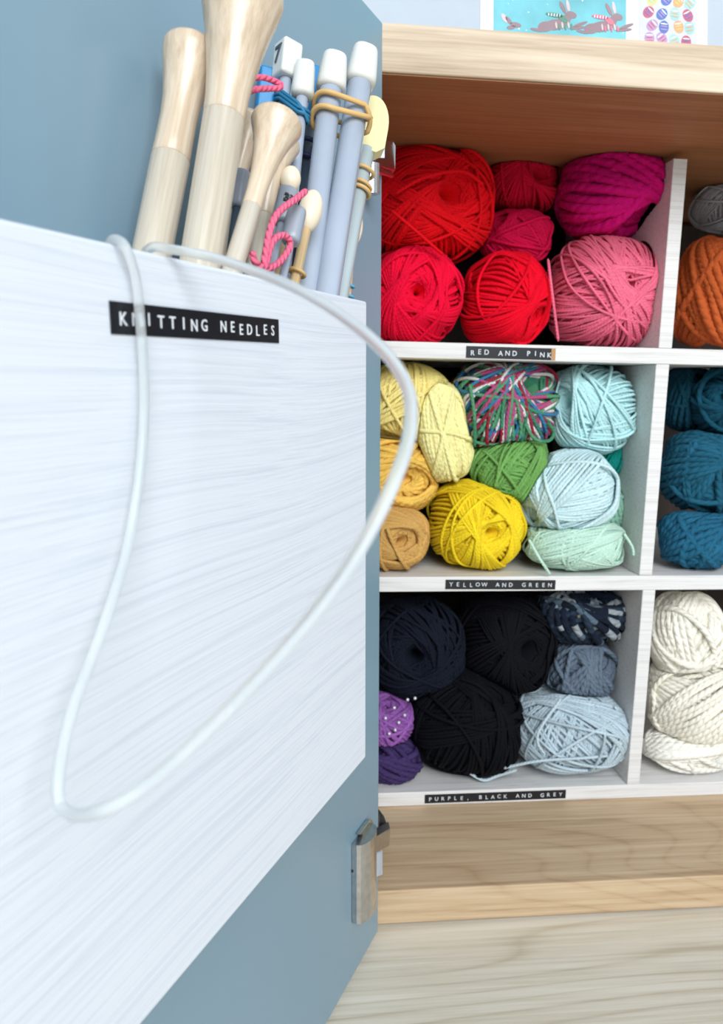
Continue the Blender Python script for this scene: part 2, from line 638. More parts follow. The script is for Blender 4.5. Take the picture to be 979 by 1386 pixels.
BK = np.array((0.0, 0.012, 0.0))
hl, xm, hw, zt, zb = hinge(485.5, 506.5, 1130, 1234, 0, 'lower brushed nickel hinge of the open door')
dt = [(486.5, 1130), (506, 1130), (508, 1124), (505, 1111), (502, 1109)]
prism('hinge_crown', [at_door(x, y, 0.004) for x, y in dt], -N * 0.0035, 'nickel', hl)
ya = at_door(506, 1145, 0.008)[1]
prism('hinge_arm', [at_y(506, 1157, ya), at_y(527, 1145, 0.003), at_y(528.5, 1122, 0.003), at_y(506, 1135, ya)], BK, 'nickel', hl)
prism('damper_tab', [at_y(506, 1189, ya + .004), at_y(518, 1184, 0.004), at_y(518, 1153, 0.004), at_y(506, 1158, ya + .004)], BK * 0.4, 'white_plastic', hl)
prism('screw_plate', [at_y(513, 1124, 0.010), at_y(525, 1119, 0.016), at_y(521, 1109, 0.018), at_y(513, 1099, 0.018)], BK * 0.5, 'dark_metal', hl)
hu, xm, hw, zt, zb = hinge(497, 506, 222, 263, 0, 'upper nickel hinge half hidden behind the needles')
ya = at_door(508, 210, 0.008)[1]
prism('hinge_arm', [at_y(509, 223, ya), at_y(535, 230, 0.003), at_y(536, 197, 0.003), at_y(532, 191, 0.003), at_y(509, 190, ya)], BK, 'nickel', hu)
prism('damper_tab', [at_y(509, 213, ya - .0015), at_y(521, 214, ya - .0015), at_y(521, 195, ya - .0015), at_y(509, 195, ya - .0015)], BK * 0.08, 'white_plastic', hu)
prism('hinge_lip', [at_y(511, 232, ya + .003), at_y(533, 239, 0.006), at_y(533, 234, 0.006), at_y(511, 226, ya + .003)], BK * 0.5, 'nickel', hu)

# ------------------------------------------------------------------ the shelf insert with its labels
YF = 0.1347
YB = 0.415
TOPS = {1: 0.5095, 2: 0.2808, 3: 0.0500}
insert = thing('shelf_insert', 'white washed pigeonhole shelf unit standing inside the cabinet with yarn in every bay', 'shelf',
               Matrix.Translation((0.37, YF, 0.0352)))
IO = np.array((0.37, YF, 0.0352))


def ins(name, lo, hi, mat=None, bevel=0.0008):
    c = (np.array(lo) + np.array(hi)) / 2
    return link(name, box_me(name, np.array(lo) - c, np.array(hi) - c, mat or M['shelf_paint'], bevel), insert, Matrix.Translation(c - IO))


XL, XR = 0.066, 0.690
shelf_o = {}
for r, zt_ in TOPS.items():
    shelf_o[r] = ins('shelf', (XL, YF, zt_ - 0.0152), (XR, YB, zt_))
for r, x0 in ((1, 0.3652), (2, 0.3640), (3, 0.3690)):
    z0 = TOPS[r]
    z1 = 0.685 if r == 1 else TOPS[r - 1] - 0.0152
    ins('divider', (x0, YF + 0.0005, z0 + 0.0002), (x0 + 0.0138, YB, z1 - 0.0002))
    for xx in (XL - 0.003, XR):
        ins('end_panel', (xx, YF + 0.0005, z0 + 0.0002), (xx + 0.0065 if xx < 0.2 else xx + 0.012, YB, z1 - 0.0002))
ins('insert_back', (XL, YB, 0.036), (XR, YB + 0.006, 0.685), M['oak_panel'], 0)  # its dark tone stands in for the shade between the yarn balls


def label_tape(parent, pm, origin, xdir, zdir, ndir, w, h, body, seed, end=None, jit=0.07, note=None):
    """Embossed tape stuck on a face: tape is a part, its lettering a sub-part."""
    fm = frame(origin, xdir, zdir, ndir)        # x along, y up, z out of the face
    t = link('label_tape', box_me('label_tape', (0, -h / 2, 0.00005), (w, h / 2, 0.00045), M['tape'], 0.0001, 1), parent, pm.inverted() @ fm)
    tag(t, note)
    adv = (w - 0.5 * h) / len(body)
    g = h * 0.44
    tx = text_me('lettering', body, g * 1.35, adv, M['emboss'], h * 0.018, h * jit, seed, h * 0.004)
    link('lettering', tx, t, Matrix.Translation((h * 0.25 + adv / 2, -g * 0.48, 0.00045)))
    if end:
        link('tape_end', box_me('tape_end', (w - 0.0042, -h / 2, 0.0004), (w, h / 2, 0.00058), M['tape_end'], 0), t)


IM = insert.matrix_world.copy()
for body, (xa, ya), (xb, yb), h, sd, note in (
        ('RED AND PINK', (631, 476.3), (752, 479.8), 0.0112, 1, 'black embossed tape reading RED AND PINK'),
        ('YELLOW AND GREEN', (603, 791), (752, 791.5), 0.0098, 2, 'black embossed tape reading YELLOW AND GREEN'),
        ('PURPLE, BLACK AND GREY', (575, 1081.5), (766, 1074.5), 0.0098, 3, 'black embossed tape reading PURPLE, BLACK AND GREY')):
    a, b = at_y(xa, ya, YF), at_y(xb, yb, YF)
    xd = (b - a) / np.linalg.norm(b - a)
    nd = np.array((0, -1.0, 0))
    zd = np.cross(nd, xd)
    label_tape(insert, IM, a, xd, zd, nd, float(np.linalg.norm(b - a)), h, body, sd, body.startswith('RED'), 0.07 if sd == 1 else 0.03, note)

# ------------------------------------------------------------------ the needle box on the door
BOX_T = 0.0622                                   # depth of the box off the door
tr = at_door(497, 408, BOX_T)
br = at_door(491.5, 1030, BOX_T)
tl = at_door(0, 296, BOX_T)
BOX_X = float((tr - HINGE) @ D)
BOX_Z1, BOX_Z0 = float((tr - HINGE) @ U), float((br - HINGE) @ U)
BOX_X0 = -DOOR_W + 0.015
BOX_O = HINGE + D * BOX_X0 + U * BOX_Z0 + N * 0.0004
BOX_M = frame(BOX_O, D, -N, U)                   # x away from the viewer, y into the door, z up
BL, BH, BD = BOX_X - BOX_X0, BOX_Z1 - BOX_Z0, BOX_T - 0.0004
nbox = thing('needle_box', 'white painted wooden box on the inside of the open door, full of knitting needles', 'box', BOX_M)
PT = 0.005
link('front_panel', box_me('front_panel', (0, -BD, 0), (BL, -BD + PT, BH), M['white_paint'], 0.0012), nbox)
link('end_panel', box_me('end_panel', (BL - PT, -BD + PT, PT), (BL - 0.0004, -0.0045, BH - 0.04), M['white_paint'], 0.0008), nbox)
link('end_panel', box_me('end_panel', (0.0004, -BD + PT, PT), (PT, -0.0045, BH - 0.04), M['white_paint'], 0.0008), nbox)
link('bottom_panel', box_me('bottom_panel', (0.0004, -BD + PT, 0.0004), (BL - 0.0004, -0.0045, PT), M['white_paint'], 0.0008), nbox)
link('back_panel', box_me('back_panel', (0.0004, -0.0045, 0.0004), (BL - 0.0004, 0.0, BH - 0.0015), M['white_paint'], 0), nbox)
a, b = at_door(148, 429.5, BOX_T), at_door(376.5, 448.5, BOX_T)
xd = (b - a) / np.linalg.norm(b - a)
h1 = at_door(148, 407, BOX_T)
label_tape(nbox, BOX_M, a, xd, np.cross(N, xd), N, float(np.linalg.norm(b - a)), 2 * float(np.linalg.norm(h1 - a)), 'KNITTING NEEDLES', 11, None, 0.05,
           'black embossed tape reading KNITTING NEEDLES')

# ------------------------------------------------------------------ needles
AXES = {}


def needle_frame(key, rim, jun, t, t2=None):
    """Needle axis through two pixels on planes t off the door; returns frame at the foot in the box, junction height, local px size."""
    t2 = t if t2 is None else t2
    R_, J_ = at_door(*rim, t), at_door(*jun, t2)
    ax = (J_ - R_) / np.linalg.norm(J_ - R_)
    foot_z = BOX_Z0 + PT + 0.002
    s = (foot_z - (R_ - HINGE) @ U) / (ax @ U)
    foot = R_ + ax * s
    fm = axis_frame(foot, ax, -FW)
    AXES[key] = (foot, ax)
    return fm, float(np.linalg.norm(J_ - foot)), depth_of(J_) / F_PX, ax, foot


def along(foot, ax, px, py):
    """Height on the axis of the point that is seen nearest a pixel."""
    best = min(np.linspace(0, 0.6, 1201), key=lambda s: (lambda q: (q[0] - px) ** 2 + (q[1] - py) ** 2)(pix(foot + ax * s)))
    return float(best)


def wood_needle(key, rim, jun, top_px, t, rpx, flare, label, t2=None):
    fm, hj, sz, ax, foot = needle_frame(key, rim, jun, t, t2)
    r = rpx * sz
    ht = along(foot, ax, *top_px)
    root = thing('knitting_needle', label, 'knitting needle', fm, 'wooden knitting needles in the box')
    link('shaft', lathe_me('shaft', [(0.0006, 0.0), (r * 0.35, 0.012), (r * 0.8, 0.032), (r, 0.05), (r, hj)], M['birch'], 32), root)
    L_ = ht - hj
    pr = [(r * 0.975, hj), (r * 1.0, hj + 0.0008)] + [(r * w, hj + L_ * f) for f, w in flare]
    link('flared_end', lathe_me('flared_end', pr, M['birch_head'], 40), root)
    return root, r, hj


TR_A = [(0.15, 0.97), (0.35, 0.96), (0.5, 1.02), (0.65, 1.16), (0.8, 1.37), (0.9, 1.51), (0.96, 1.55), (0.99, 1.5), (1.0, 1.3)]
TR_B = [(0.15, 1.04), (0.3, 1.15), (0.5, 1.36), (0.68, 1.62), (0.8, 1.83), (0.9, 2.0), (0.96, 2.04), (0.99, 1.98), (1.0, 1.8)]
TR_C = [(0.15, 1.02), (0.35, 1.15), (0.55, 1.42), (0.7, 1.76), (0.82, 2.15), (0.9, 2.52), (0.95, 2.72), (0.985, 2.66), (1.0, 2.45)]
wood_needle('A', (207, 337), (231, 216), (248, 62), 0.019, 26.0, TR_A, 'thick birch needle with a gently flared end, leftmost in the white box')
wood_needle('B', (273, 350), (303, 160), (340, -8), 0.0395, 28.0, TR_B, 'thickest birch needle in the box, with the widest trumpet end')
wood_needle('C', (321, 345), (340.5, 281), (376, 165), 0.0525, 13.5, TR_C, 'slim birch needle with a wide trumpet end, in front of the blue rubber band')
wood_needle('Ctwin', (347, 352), (357.5, 292), (392, 195), 0.027, 12.0, TR_C, 'slim birch needle half hidden behind its trumpet ended twin')
wood_needle('Dwood', (296, 345), (317, 255), (338, 168), 0.0125, 12.5, TR_C, 'slim birch needle in shade between the thickest one and the trumpet ended one')


def cap_me(rb, rt, h, mat, power=2.6, squash=(1, 1)):
    return lathe_me('cap', [(rb * 0.62, 0), (rb * 0.86, h * 0.02), (rb * 0.98, h * 0.08), (rb * 1.0, h * 0.2), ((rb + rt) / 2, h * 0.6), (rt, h * 0.9),
                            (rt * 0.95, h * 0.965), (rt * 0.8, h * 0.995), (rt * 0.5, h)], mat, 36, squash, power)


def plastic_needle(key, rim, jun, top_px, t, rpx, cap, shaft_mat, cap_mat, label, group, t2=None, mark=None):
    fm, hj, sz, ax, foot = needle_frame(key, rim, jun, t, t2)
    r = rpx * sz
    ht = along(foot, ax, *top_px)
    root = thing('knitting_needle', label, 'knitting needle', fm, group)
    link('shaft', lathe_me('shaft', [(0.0004, 0.0), (r * 0.4, 0.008), (r * 0.85, 0.02), (r, 0.03), (r, hj + 0.002)], M[shaft_mat], 24), root)
    kind, w = cap[0], cap[1] * sz
    h = ht - hj
    if kind == 'round':
        c = cap_me(w, w * cap[2], h, M[cap_mat])
    elif kind == 'square':
        c = box_me('cap', (-w, -w, 0), (w, w, h), M[cap_mat], w * 0.28, 3)
    elif kind == 'knob':
        c = lathe_me('cap', [(w * sin(a), h / 2 - h / 2 * cos(a)) for a in np.linspace(0.25, pi - 0.05, 14)], M[cap_mat], 28)
    elif kind == 'disc':                        # flat plate with a round crown and a straight lower edge
        pts = [(-w, 0.12 * h), (-0.55 * w, 0), (0.55 * w, 0), (w, 0.12 * h)] + [(w * cos(a), 0.48 * h + 0.52 * h * sin(a)) for a in np.linspace(0, pi, 15)]
        n = len(pts)
        th = w * 0.42
        V = [(x, -th, z) for x, z in pts] + [(x, th, z) for x, z in pts]
        Fc = [tuple(range(n)), tuple(reversed(range(n, 2 * n)))] + [(i, n + i, n + (i + 1) % n, (i + 1) % n) for i in range(n)]
        c = mesh_from('cap', V, Fc, M[cap_mat], False)
    co = link('cap', c, root, Matrix.Translation((0, 0, hj)) @ Matrix.Rotation(cap[3] if len(cap) > 3 else 0, 4, 'Z'))
    if mark:
        body, size, rot = mark
        tx = text_me('size_mark', body, size, size * 0.62, M['ink'] if rot == 'side' else M['ink_black'], 0.0004, 0, 0, 0.0002)
        if rot == 'side':                       # on the flat face turned to the left
            mm = Matrix(((0, 0, 1, w + 0.0001), (1, 0, 0, 0.0), (0, 1, 0, h * 0.36), (0, 0, 0, 1)))
        else:                                   # on the round side, facing out of the box
            mm = Matrix.Rotation(radians(28), 4, 'Z') @ Matrix(((-1, 0, 0, size * 0.3), (0, 0, 1, w * 0.96), (0, 1, 0, h * 0.5), (0, 0, 0, 1)))
        link('size_mark', tx, co, mm)
    return root, r, hj


GREY = 'white capped grey needles in the box'
sq = at_door(389, 100, 0.02)
plastic_needle('E', (361, 371), (386.6, 107), (396, 60), 0.020, 8.3, ('square', 15.0, 1, radians(38)), 'grey_plastic', 'cap_white',
               'grey needle with a square white cap marked with a dark number', GREY,
               mark=('7', 0.0115, 'side'))
plastic_needle('Fcap', (385, 375), (409, 132), (418, 86), 0.030, 8.3, ('round', 15.5, 0.86), 'grey_plastic', 'cap_white',
               'grey needle with a rounded white cap, behind the square capped one', GREY)
plastic_needle('G', (416, 388), (447.5, 123), (455.5, 76), 0.040, 15.5, ('round', 19.8, 0.84, 0.3), 'grey_plastic', 'cap_white',
               'thick white capped grey needle, left one of the pair in a tan band', GREY)
plastic_needle('H', (443, 394), (486.6, 116), (500, 68), 0.049, 16.5, ('round', 21.0, 0.84, 0.3), 'grey_plastic', 'cap_white',
               'thick white capped grey needle, right one of the pair in a tan band', GREY)
plastic_needle('I', (459, 400), (494, 208), (512, 137), 0.045, 12.4, ('disc', 24, 1, radians(12)), 'pale_green', 'cap_yellow',
               'pale green grey needle with a flat yellow half round cap, beside the upper hinge', 'odd needles in the box')
plastic_needle('J', (471, 403), (477.5, 333), (488.5, 284), 0.044, 4.0, ('knob', 11.5), 'bamboo', 'cream_wood',
               'thin bamboo needle with a cream knob, rightmost in the box', 'odd needles in the box')
plastic_needle('K', (370, 354), (381, 303), (396.5, 258), 0.043, 5.6, ('round', 13.6, 0.98), 'grey_plastic', 'cap_grey',
               'short grey needle whose grey cap carries a printed size, in front of the cream knob', 'grey capped needles in the box',
               mark=('3¾', 0.0052, 'front'))
plastic_needle('L', (384, 371), (393, 329), (411.5, 285), 0.052, 5.6, ('round', 13.2, 0.98), 'grey_plastic', 'cap_grey',
               'short grey needle with a plain grey cap beside the lower pink loop', 'grey capped needles in the box')
plastic_needle('Mknob', (402, 368), (414, 313), (427, 259), 0.046, 6.8, ('knob', 16.5), 'bamboo', 'cream_wood',
               'bamboo needle with a round cream knob in front of the thick grey pair', 'odd needles in the box')
plastic_needle('Nknob', (377, 362), (391, 260), (399.5, 226), 0.036, 5.0, ('knob', 14.0), 'bamboo', 'cream_wood',
               'needle with a cream knob peeping out behind the sized grey cap', 'odd needles in the box')
plastic_needle('Pslate', (400, 378), (420, 160), (428, 92), 0.022, 7.6, ('square', 9.5, 1, 0.4), 'slate_plastic', 'cap_blue',
               'slate grey needle with navy rubber bands and a turquoise cap, against the door', 'turquoise capped needles in the box')
plastic_needle('Qblue', (338, 348), (352, 215), (361, 96), 0.0095, 8.0, ('square', 13.5, 1, 0.35), 'slate_plastic', 'cap_blue',
               'needle with a long turquoise cap behind the upper pink yarn loop', 'turquoise capped needles in the box')
plastic_needle('Rgrey', (312, 345), (321, 281), (331, 232), 0.027, 6.0, ('round', 12.5, 0.98), 'slate_plastic', 'cap_grey',
               'needle with a grey cap in the gap behind the slim birch needle', 'grey capped needles in the box')


# ------------------------------------------------------------------ rubber bands
def axis_point(key, px, py):
    foot, ax = AXES[key]
    return foot + ax * along(foot, ax, px, py)


def band(label, c1, r1, c2, r2, ax, mat, rad, tilt=0.0, turns=1, gap=0.004, wob=0.0, group=None, flat=1.0):
    """Elastic loop round one or two parallel shafts."""
    ax = ax / np.linalg.norm(ax)
    e = c2 - c1
    e = e - ax * (e @ ax)
    if np.linalg.norm(e) < 1e-4:
        e = np.cross(ax, FW)
    e /= np.linalg.norm(e)
    g = np.cross(ax, e)
    n = 40
    pts = []
    for k_ in range(turns * n):
        a = 2 * pi * k_ / n
        ca, sa = cos(a), sin(a)
        c, r = (c2, r2) if ca > 0 else (c1, r1)
        lift = (tilt * ca) + gap * (k_ / n - (turns - 1) / 2) + wob * sin(2 * a + 1)
        if turns > 1 and k_ > (turns * n) - n / 4:
            f = (k_ - (turns * n - n / 4)) / (n / 4)
            lift += -gap * turns * f
        pts.append(c + (r + rad * 1.15) * (ca * e + sa * g) + ax * lift)
    P = np.array(pts)
    o_ = P.mean(0)
    o = link('rubber_band', tube_me('rubber_band', P - o_, rad, M[mat], 7, True), None, Matrix.Translation(o_))
    return tag(o, label, 'rubber band', group)


def rad_at(key, px, py, rpx):
    return rpx * depth_of(axis_point(key, px, py)) / F_PX


BG = 'rubber bands round the needles'
cE, cF = axis_point('E', 381, 138), axis_point('Fcap', 404, 155)
band('blue rubber band wrapped round the square capped needle and its neighbour', cE, 0.0031, cF, 0.0031, AXES['E'][1], 'band_blue', 0.0009, -0.001, 3, 0.0022, 0.0, BG)
cG, cH = axis_point('G', 441, 158), axis_point('H', 477, 168)
aG = AXES['G'][1] + AXES['H'][1]
band('tan rubber band doubled round the pair of thick grey needles', cG, 0.0061, cH, 0.0066, aG, 'band_tan', 0.0013, 0.0015, 2, 0.0075, 0.0016, BG)
cI = axis_point('I', 487, 236)
band('tan rubber band on the yellow capped needle, upper of two', cI, 0.0052, cI, 0.0052, AXES['I'][1], 'band_tan', 0.0010, 0.0008, 1, 0.003, 0, BG)
cI = axis_point('I', 482, 258)
band('tan rubber band on the yellow capped needle, lower doubled one', cI, 0.0052, cI, 0.0052, AXES['I'][1], 'band_tan', 0.0010, 0.0012, 2, 0.0032, 0, BG)
for (x, y), s_ in (((416, 196), 'upper'), ((413, 217), 'lower')):
    c = axis_point('Pslate', x, y)
    band('navy rubber band on the slate grey needle, %s of two' % s_, c, 0.0034, c, 0.0034, AXES['Pslate'][1], 'band_navy', 0.0013, 0.001, 1, 0.003, 0, BG)
for (x, y), s_ in (((469, 389), 'upper'), ((467, 402), 'lower')):
    c = axis_point('J', x, y)
    band('sky blue rubber band on the thin bamboo needle, %s of two' % s_, c, 0.0020, c, 0.0020, AXES['J'][1], 'band_sky', 0.0007, 0.0006, 1, 0.002, 0, BG)
c = axis_point('Mknob', 401, 371)
band('tan rubber band low on the bamboo needle with the round cream knob', c, 0.0027, c, 0.0027, AXES['Mknob'][1], 'band_tan', 0.0009, 0.0008, 1, 0.002, 0, BG)

# ------------------------------------------------------------------ pink yarn tied on the needles, nylon cable
M['y_tie'] = yarn('pink tie yarn', (226, 104, 134), 1.0)


def zz(P, ox, oy, s, t):
    return [at_door(ox + x / s, oy + y / s, tt) for x, y, tt in P]


tie = zz([(640, 705, .0562), (560, 770, .0562), (450, 850, .0562), (390, 930, .0562), (355, 1040, .0562), (335, 1150, .0562), (322, 1250, .0562), (350, 1292, .0562), (430, 1250, .0562),
          (500, 1160, .0562), (512, 1090, .0562), (470, 1045, .0562), (405, 1065, .0562), (365, 1130, .0562), (340, 1230, .0562), (310, 1285, .0562), (250, 1240, .0562), (228, 1160, .0562)], 300, 130, 5.54, 0)
o_ = tie[6]
tag(link('yarn_tie', strand_me('yarn_tie', np.array(tie) - o_, 0.0014, M['y_tie'], 8, 90), None, Matrix.Translation(o_)),
    'pink strand of yarn looped in front of the short grey needles', 'yarn', 'pink yarn ties on the needles')
tie = zz([(60, 372, .018), (120, 352, .022), (190, 348, .024), (250, 345, .026), (262, 325, .026), (215, 300, .024), (150, 282, .022), (70, 290, .018)], 320, 40, 4.351, 0)
o_ = tie[3]
tag(link('yarn_tie', strand_me('yarn_tie', np.array(tie) - o_, 0.0014, M['y_tie'], 8, 50), None, Matrix.Translation(o_)),
    'pink loop of yarn beside the square white needle cap', 'yarn', 'pink yarn ties on the needles')

# first and last points hang on planes before the box's face (t), the rest at depths along the view
CABLE = [('t', 146, 430, -.010), ('t', 146, 360, -.010), ('t', 150, 327, -.003), ('t', 168, 332, .0035), ('t', 183, 375, .003), ('t', 191, 450, .003), ('t', 195, 540, .003),
         ('t', 189, 640, .004), ('t', 170, 750, .007), ('t', 135, 860, .012), ('t', 98, 960, .018), ('t', 79, 1050, .024), ('t', 86, 1096, .028), ('d', 130, 1100, 0.156),
         ('d', 200, 1062, 0.155), ('d', 300, 970, 0.152), ('d', 400, 862, 0.148), ('d', 475, 762, 0.146), ('d', 530, 660, 0.148), ('d', 556, 575, 0.155), ('d', 545, 510, 0.165),
         ('d', 490, 448, 0.18), ('d', 400, 390, 0.205), ('d', 300, 352, 0.228), ('t', 235, 338, .003), ('t', 203, 336, -.0045), ('t', 193, 362, -.010), ('t', 192, 430, -.012)]
P = [at_door(x, y, BOX_T + q) if m_ == 't' else at_d(x, y, q) for m_, x, y, q in CABLE]
print('cable depths', [round(depth_of(p), 3) for p in P])
o_ = P[2]
cab_o = tag(link('needle_cable', tube_me('needle_cable', np.array(P) - o_, 0.00145, M['nylon'], 12, False, 160), None, Matrix.Translation(o_)),
            'clear plastic needle cable hanging in a big loop over the white box', 'cable')

# ------------------------------------------------------------------ yarn balls
M_TRIS = 0


BALLS = []


def ball(label, rgb, bbox, yc, axis, d_px, rest=None, seed=1, hole=0.32, groups=6, dep=1.0, tilt=0.0, n_sup=2.4, loose=4, dimple=0.28,
         stops=None, ply=0.45, name='yarn_ball', group=None, cover=1.0, sides=5, seg=60, floor_z=None, strands=(), spread=0.10, messy=0.015, sat=0.84, seglen=12.0, rope=0):
    """A wound ball. bbox: its outline in pixels; yc: Y of its centre; axis: winding axis (right, towards the viewer, up)."""
    rg = np.random.RandomState(seed)
    x0, y0, x1, y1 = bbox
    xc, ycp = (x0 + x1) / 2, (y0 + y1) / 2
    topz = at_y(xc, y0, yc)[2]
    botz = at_y(xc, y1, yc)[2] if rest is None else rest
    ctr = at_y(xc, ycp, yc)
    ctr[2] = (topz + botz) / 2
    sc = depth_of(ctr) / F_PX
    R = np.array([(x1 - x0) / 2 * sc, 0, (topz - botz) / 2])
    R[1] = dep * (R[0] + R[2]) / 2
    d = d_px * sc
    Rm = float(np.mean(R))
    ct, st = cos(tilt), sin(tilt)
    TM = np.array([[ct, 0, st], [0, 1, 0], [-st, 0, ct]])          # tilt in the picture plane
    a = np.array([axis[0], -axis[1], axis[2]], float)
    a /= np.linalg.norm(a)
    a = TM.T @ a
    b1 = np.cross(a, [0.3, 0.5, 0.81])
    b1 /= np.linalg.norm(b1)
    b2 = np.cross(a, b1)
    lump = [(rg.normal(size=3) * 1.6, rg.uniform(0, 6.28), rg.uniform(0.008, 0.022)) for _ in range(5)]

    def shape(p, rad, deep=0.0):
        nn = np.linalg.norm(p, axis=-1, keepdims=True)
        q = p / nn
        k_ = (np.sum(np.abs(q) ** n_sup, -1, keepdims=True)) ** (-1 / n_sup)
        f = np.ones(q.shape[:-1])
        for kv, ph, am in lump:
            f = f + am * np.sin(q @ kv * 2 + ph)
        ang = np.arccos(np.clip(np.abs(q @ a), 0, 1))
        f = f * (1 - dimple * np.exp(-(ang / (hole * 0.95)) ** 2)) * (1 - deep * np.exp(-(ang / (hole * 0.6)) ** 4))
        W = (q * k_ * (f * rad)[..., None] * R) @ TM.T
        if rest is not None:                                         # settle on the board below
            fl = -R[2] + d * (0.62 if deep else 0.55)
            zc = W[..., 2]
            W[..., 2] = np.where(zc < fl, fl + (zc - fl) * 0.02, zc)
        return W

    NS, off, nv = [], [], []
    rad, tw = [], []
    n_base = max(10, int(pi * Rm / d * cover * 1.05))
    dr = d / Rm
    r_in = 1 - dr * 2.4
    ph0 = rg.uniform(0, 6.28)
    for i in range(n_base):
        phi = ph0 + 2 * pi * i / n_base
        th = hole * (1 + rg.uniform(-0.1, 0.45))
        NS.append(cos(pi / 2 - th) * a + sin(pi / 2 - th) * (cos(phi) * b1 + sin(phi) * b2))
        off.append(0.0)
        rad.append(r_in + rg.uniform(-0.15, 0.15) * dr)
        tw.append(0.55 * dr)
    for gidx in range(groups):
        phi = rg.uniform(0, 6.28)
        th = hole * rg.uniform(1.0, 2.3)
        m = rg.randint(6, 14)
        st_ = dr * 1.04 / max(0.35, cos(th))
        lay = r_in + dr * (0.55 + 1.3 * (gidx + 1) / groups)
        for j in range(m):
            pj = phi + st_ * j
            tj = th + rg.uniform(-0.02, 0.02)
            NS.append(cos(pi / 2 - tj) * a + sin(pi / 2 - tj) * (cos(pj) * b1 + sin(pj) * b2))
            off.append(0.0)
            rad.append(lay + rg.uniform(-0.1, 0.1) * dr)
            tw.append(0.35 * dr)
    for j in range(loose):
        v = rg.normal(size=3)
        v -= a * (v @ a) * rg.uniform(0.2, 0.8)
        v /= np.linalg.norm(v)
        o1 = rg.uniform(-0.45, 0.45)
        for _ in range(30):                                          # keep the hole clear
            be = np.arccos(np.clip(v @ a, -1, 1))
            if min(abs(be - np.arccos(o1)), abs(pi - be - np.arccos(o1))) > hole * 1.15:
                break
            v = rg.normal(size=3)
            v /= np.linalg.norm(v)
            o1 = rg.uniform(-0.45, 0.45)
        NS.append(v)
        off.append(o1)
        rad.append(1 - dr * 0.35)
        tw.append(0.0)
    NS, off, rad, tw = np.array(NS), np.array(off), np.array(rad), np.array(tw)
    E1 = np.cross(NS, a)
    E1 /= np.linalg.norm(E1, axis=1, keepdims=True) + 1e-9
    E2 = np.cross(NS, E1)
    t = np.arange(seg) * 2 * pi / seg
    rr = np.sqrt(1 - off ** 2)
    wa, wp = rg.normal(size=len(NS)) * messy, rg.uniform(0, 6.28, len(NS))
    side = off[:, None] + wa[:, None] * np.sin(2 * t[None] + wp[:, None]) + (rg.normal(size=len(NS)) * messy * 0.6)[:, None] * np.sin(3 * t[None] + wp[:, None] * 2)
    p = side[..., None] * NS[:, None] + rr[:, None, None] * (np.cos(t)[None, :, None] * E1[:, None] + np.sin(t)[None, :, None] * E2[:, None])
    radt = rad[:, None] + tw[:, None] * np.cos(t)[None]
    path = shape(p, radt)
    outw = path / (np.linalg.norm(path, axis=2, keepdims=True) + 1e-9)
    rr_ = d / 2 * (1 + 0.08 * np.sin(5 * t[None] + wp[:, None]))
    if rope:                                                         # real plies on the thick yarns
        al = np.arange(sides) * 2 * pi / sides
        tw_n = round(2 * pi * Rm / (d * rope))
        rr_ = rr_[:, :, None] * (0.80 + 0.32 * np.abs(np.sin(al[None, None] + t[None, :, None] * tw_n + wp[:, None, None])))
    V, Q, uv = tube_arrays(path, rr_, sides, True, outw, rg.uniform(0, 400, len(NS)))
    # the wound inside
    nu, nvv = 36, 28
    th_, ph_ = np.meshgrid(np.concatenate([np.linspace(0.02, hole * 1.3, 8), np.linspace(hole * 1.3, pi - hole * 1.3, 14)[1:-1], np.linspace(pi - hole * 1.3, pi - 0.02, 8)]), np.arange(nu) * 2 * pi / nu, indexing='ij')
    dirs = (np.cos(th_)[..., None] * a + np.sin(th_)[..., None] * (np.cos(ph_)[..., None] * b1 + np.sin(ph_)[..., None] * b2))
    C_ = shape(dirs, np.full(dirs.shape[:2], r_in - 0.25 * dr), 0.75).reshape(-1, 3)
    i_, j_ = np.meshgrid(np.arange(nvv - 1), np.arange(nu), indexing='ij')
    j2 = (j_ + 1) % nu
    Qc = np.stack([i_ * nu + j_, (i_ + 1) * nu + j_, (i_ + 1) * nu + j2, i_ * nu + j2], -1).reshape(-1, 4) + len(V)
    uvc = np.zeros((len(Qc), 4, 2))
    uvc[..., 0] = (np.arange(len(Qc)) % 97)[:, None] * 0.3
    V = np.vstack([V, C_])
    Q = np.vstack([Q, Qc])
    uv = np.vstack([uv, uvc.reshape(-1, 2)])
    g_ = 0.3 * rgb[0] + 0.59 * rgb[1] + 0.11 * rgb[2]
    rgb = tuple(g_ + (v - g_) * sat for v in rgb)
    mt = yarn(label[:50], rgb, ply, stops, spread=spread, dist=d * 0.28, seglen=seglen, sheen=0.15 if g_ > 60 else 0.03)
    o = link(name, mesh_from(name, V, Q, mt, True, uv), None, Matrix.Translation(ctr))
    tag(o, label, 'yarn', group)
    for s in strands:
        pts = np.array([at_y(x, y, ctr[1] + k_ * R[1]) for x, y, k_ in s])
        link('loose_strand', strand_me('loose_strand', pts - ctr, d / 2, mt, sides, max(30, len(s) * 9)), o)
    BALLS.append((o, ctr, TM, R, n_sup, d))
    global M_TRIS
    M_TRIS += len(Q) * 2
    return o


G1, G2, G3 = 'red and pink yarn on the upper shelf', 'yellow and green yarn on the middle shelf', 'purple, black and grey yarn on the lower shelf'
R1, R2, R3 = TOPS[1], TOPS[2], TOPS[3]
FY = YF + 0.004
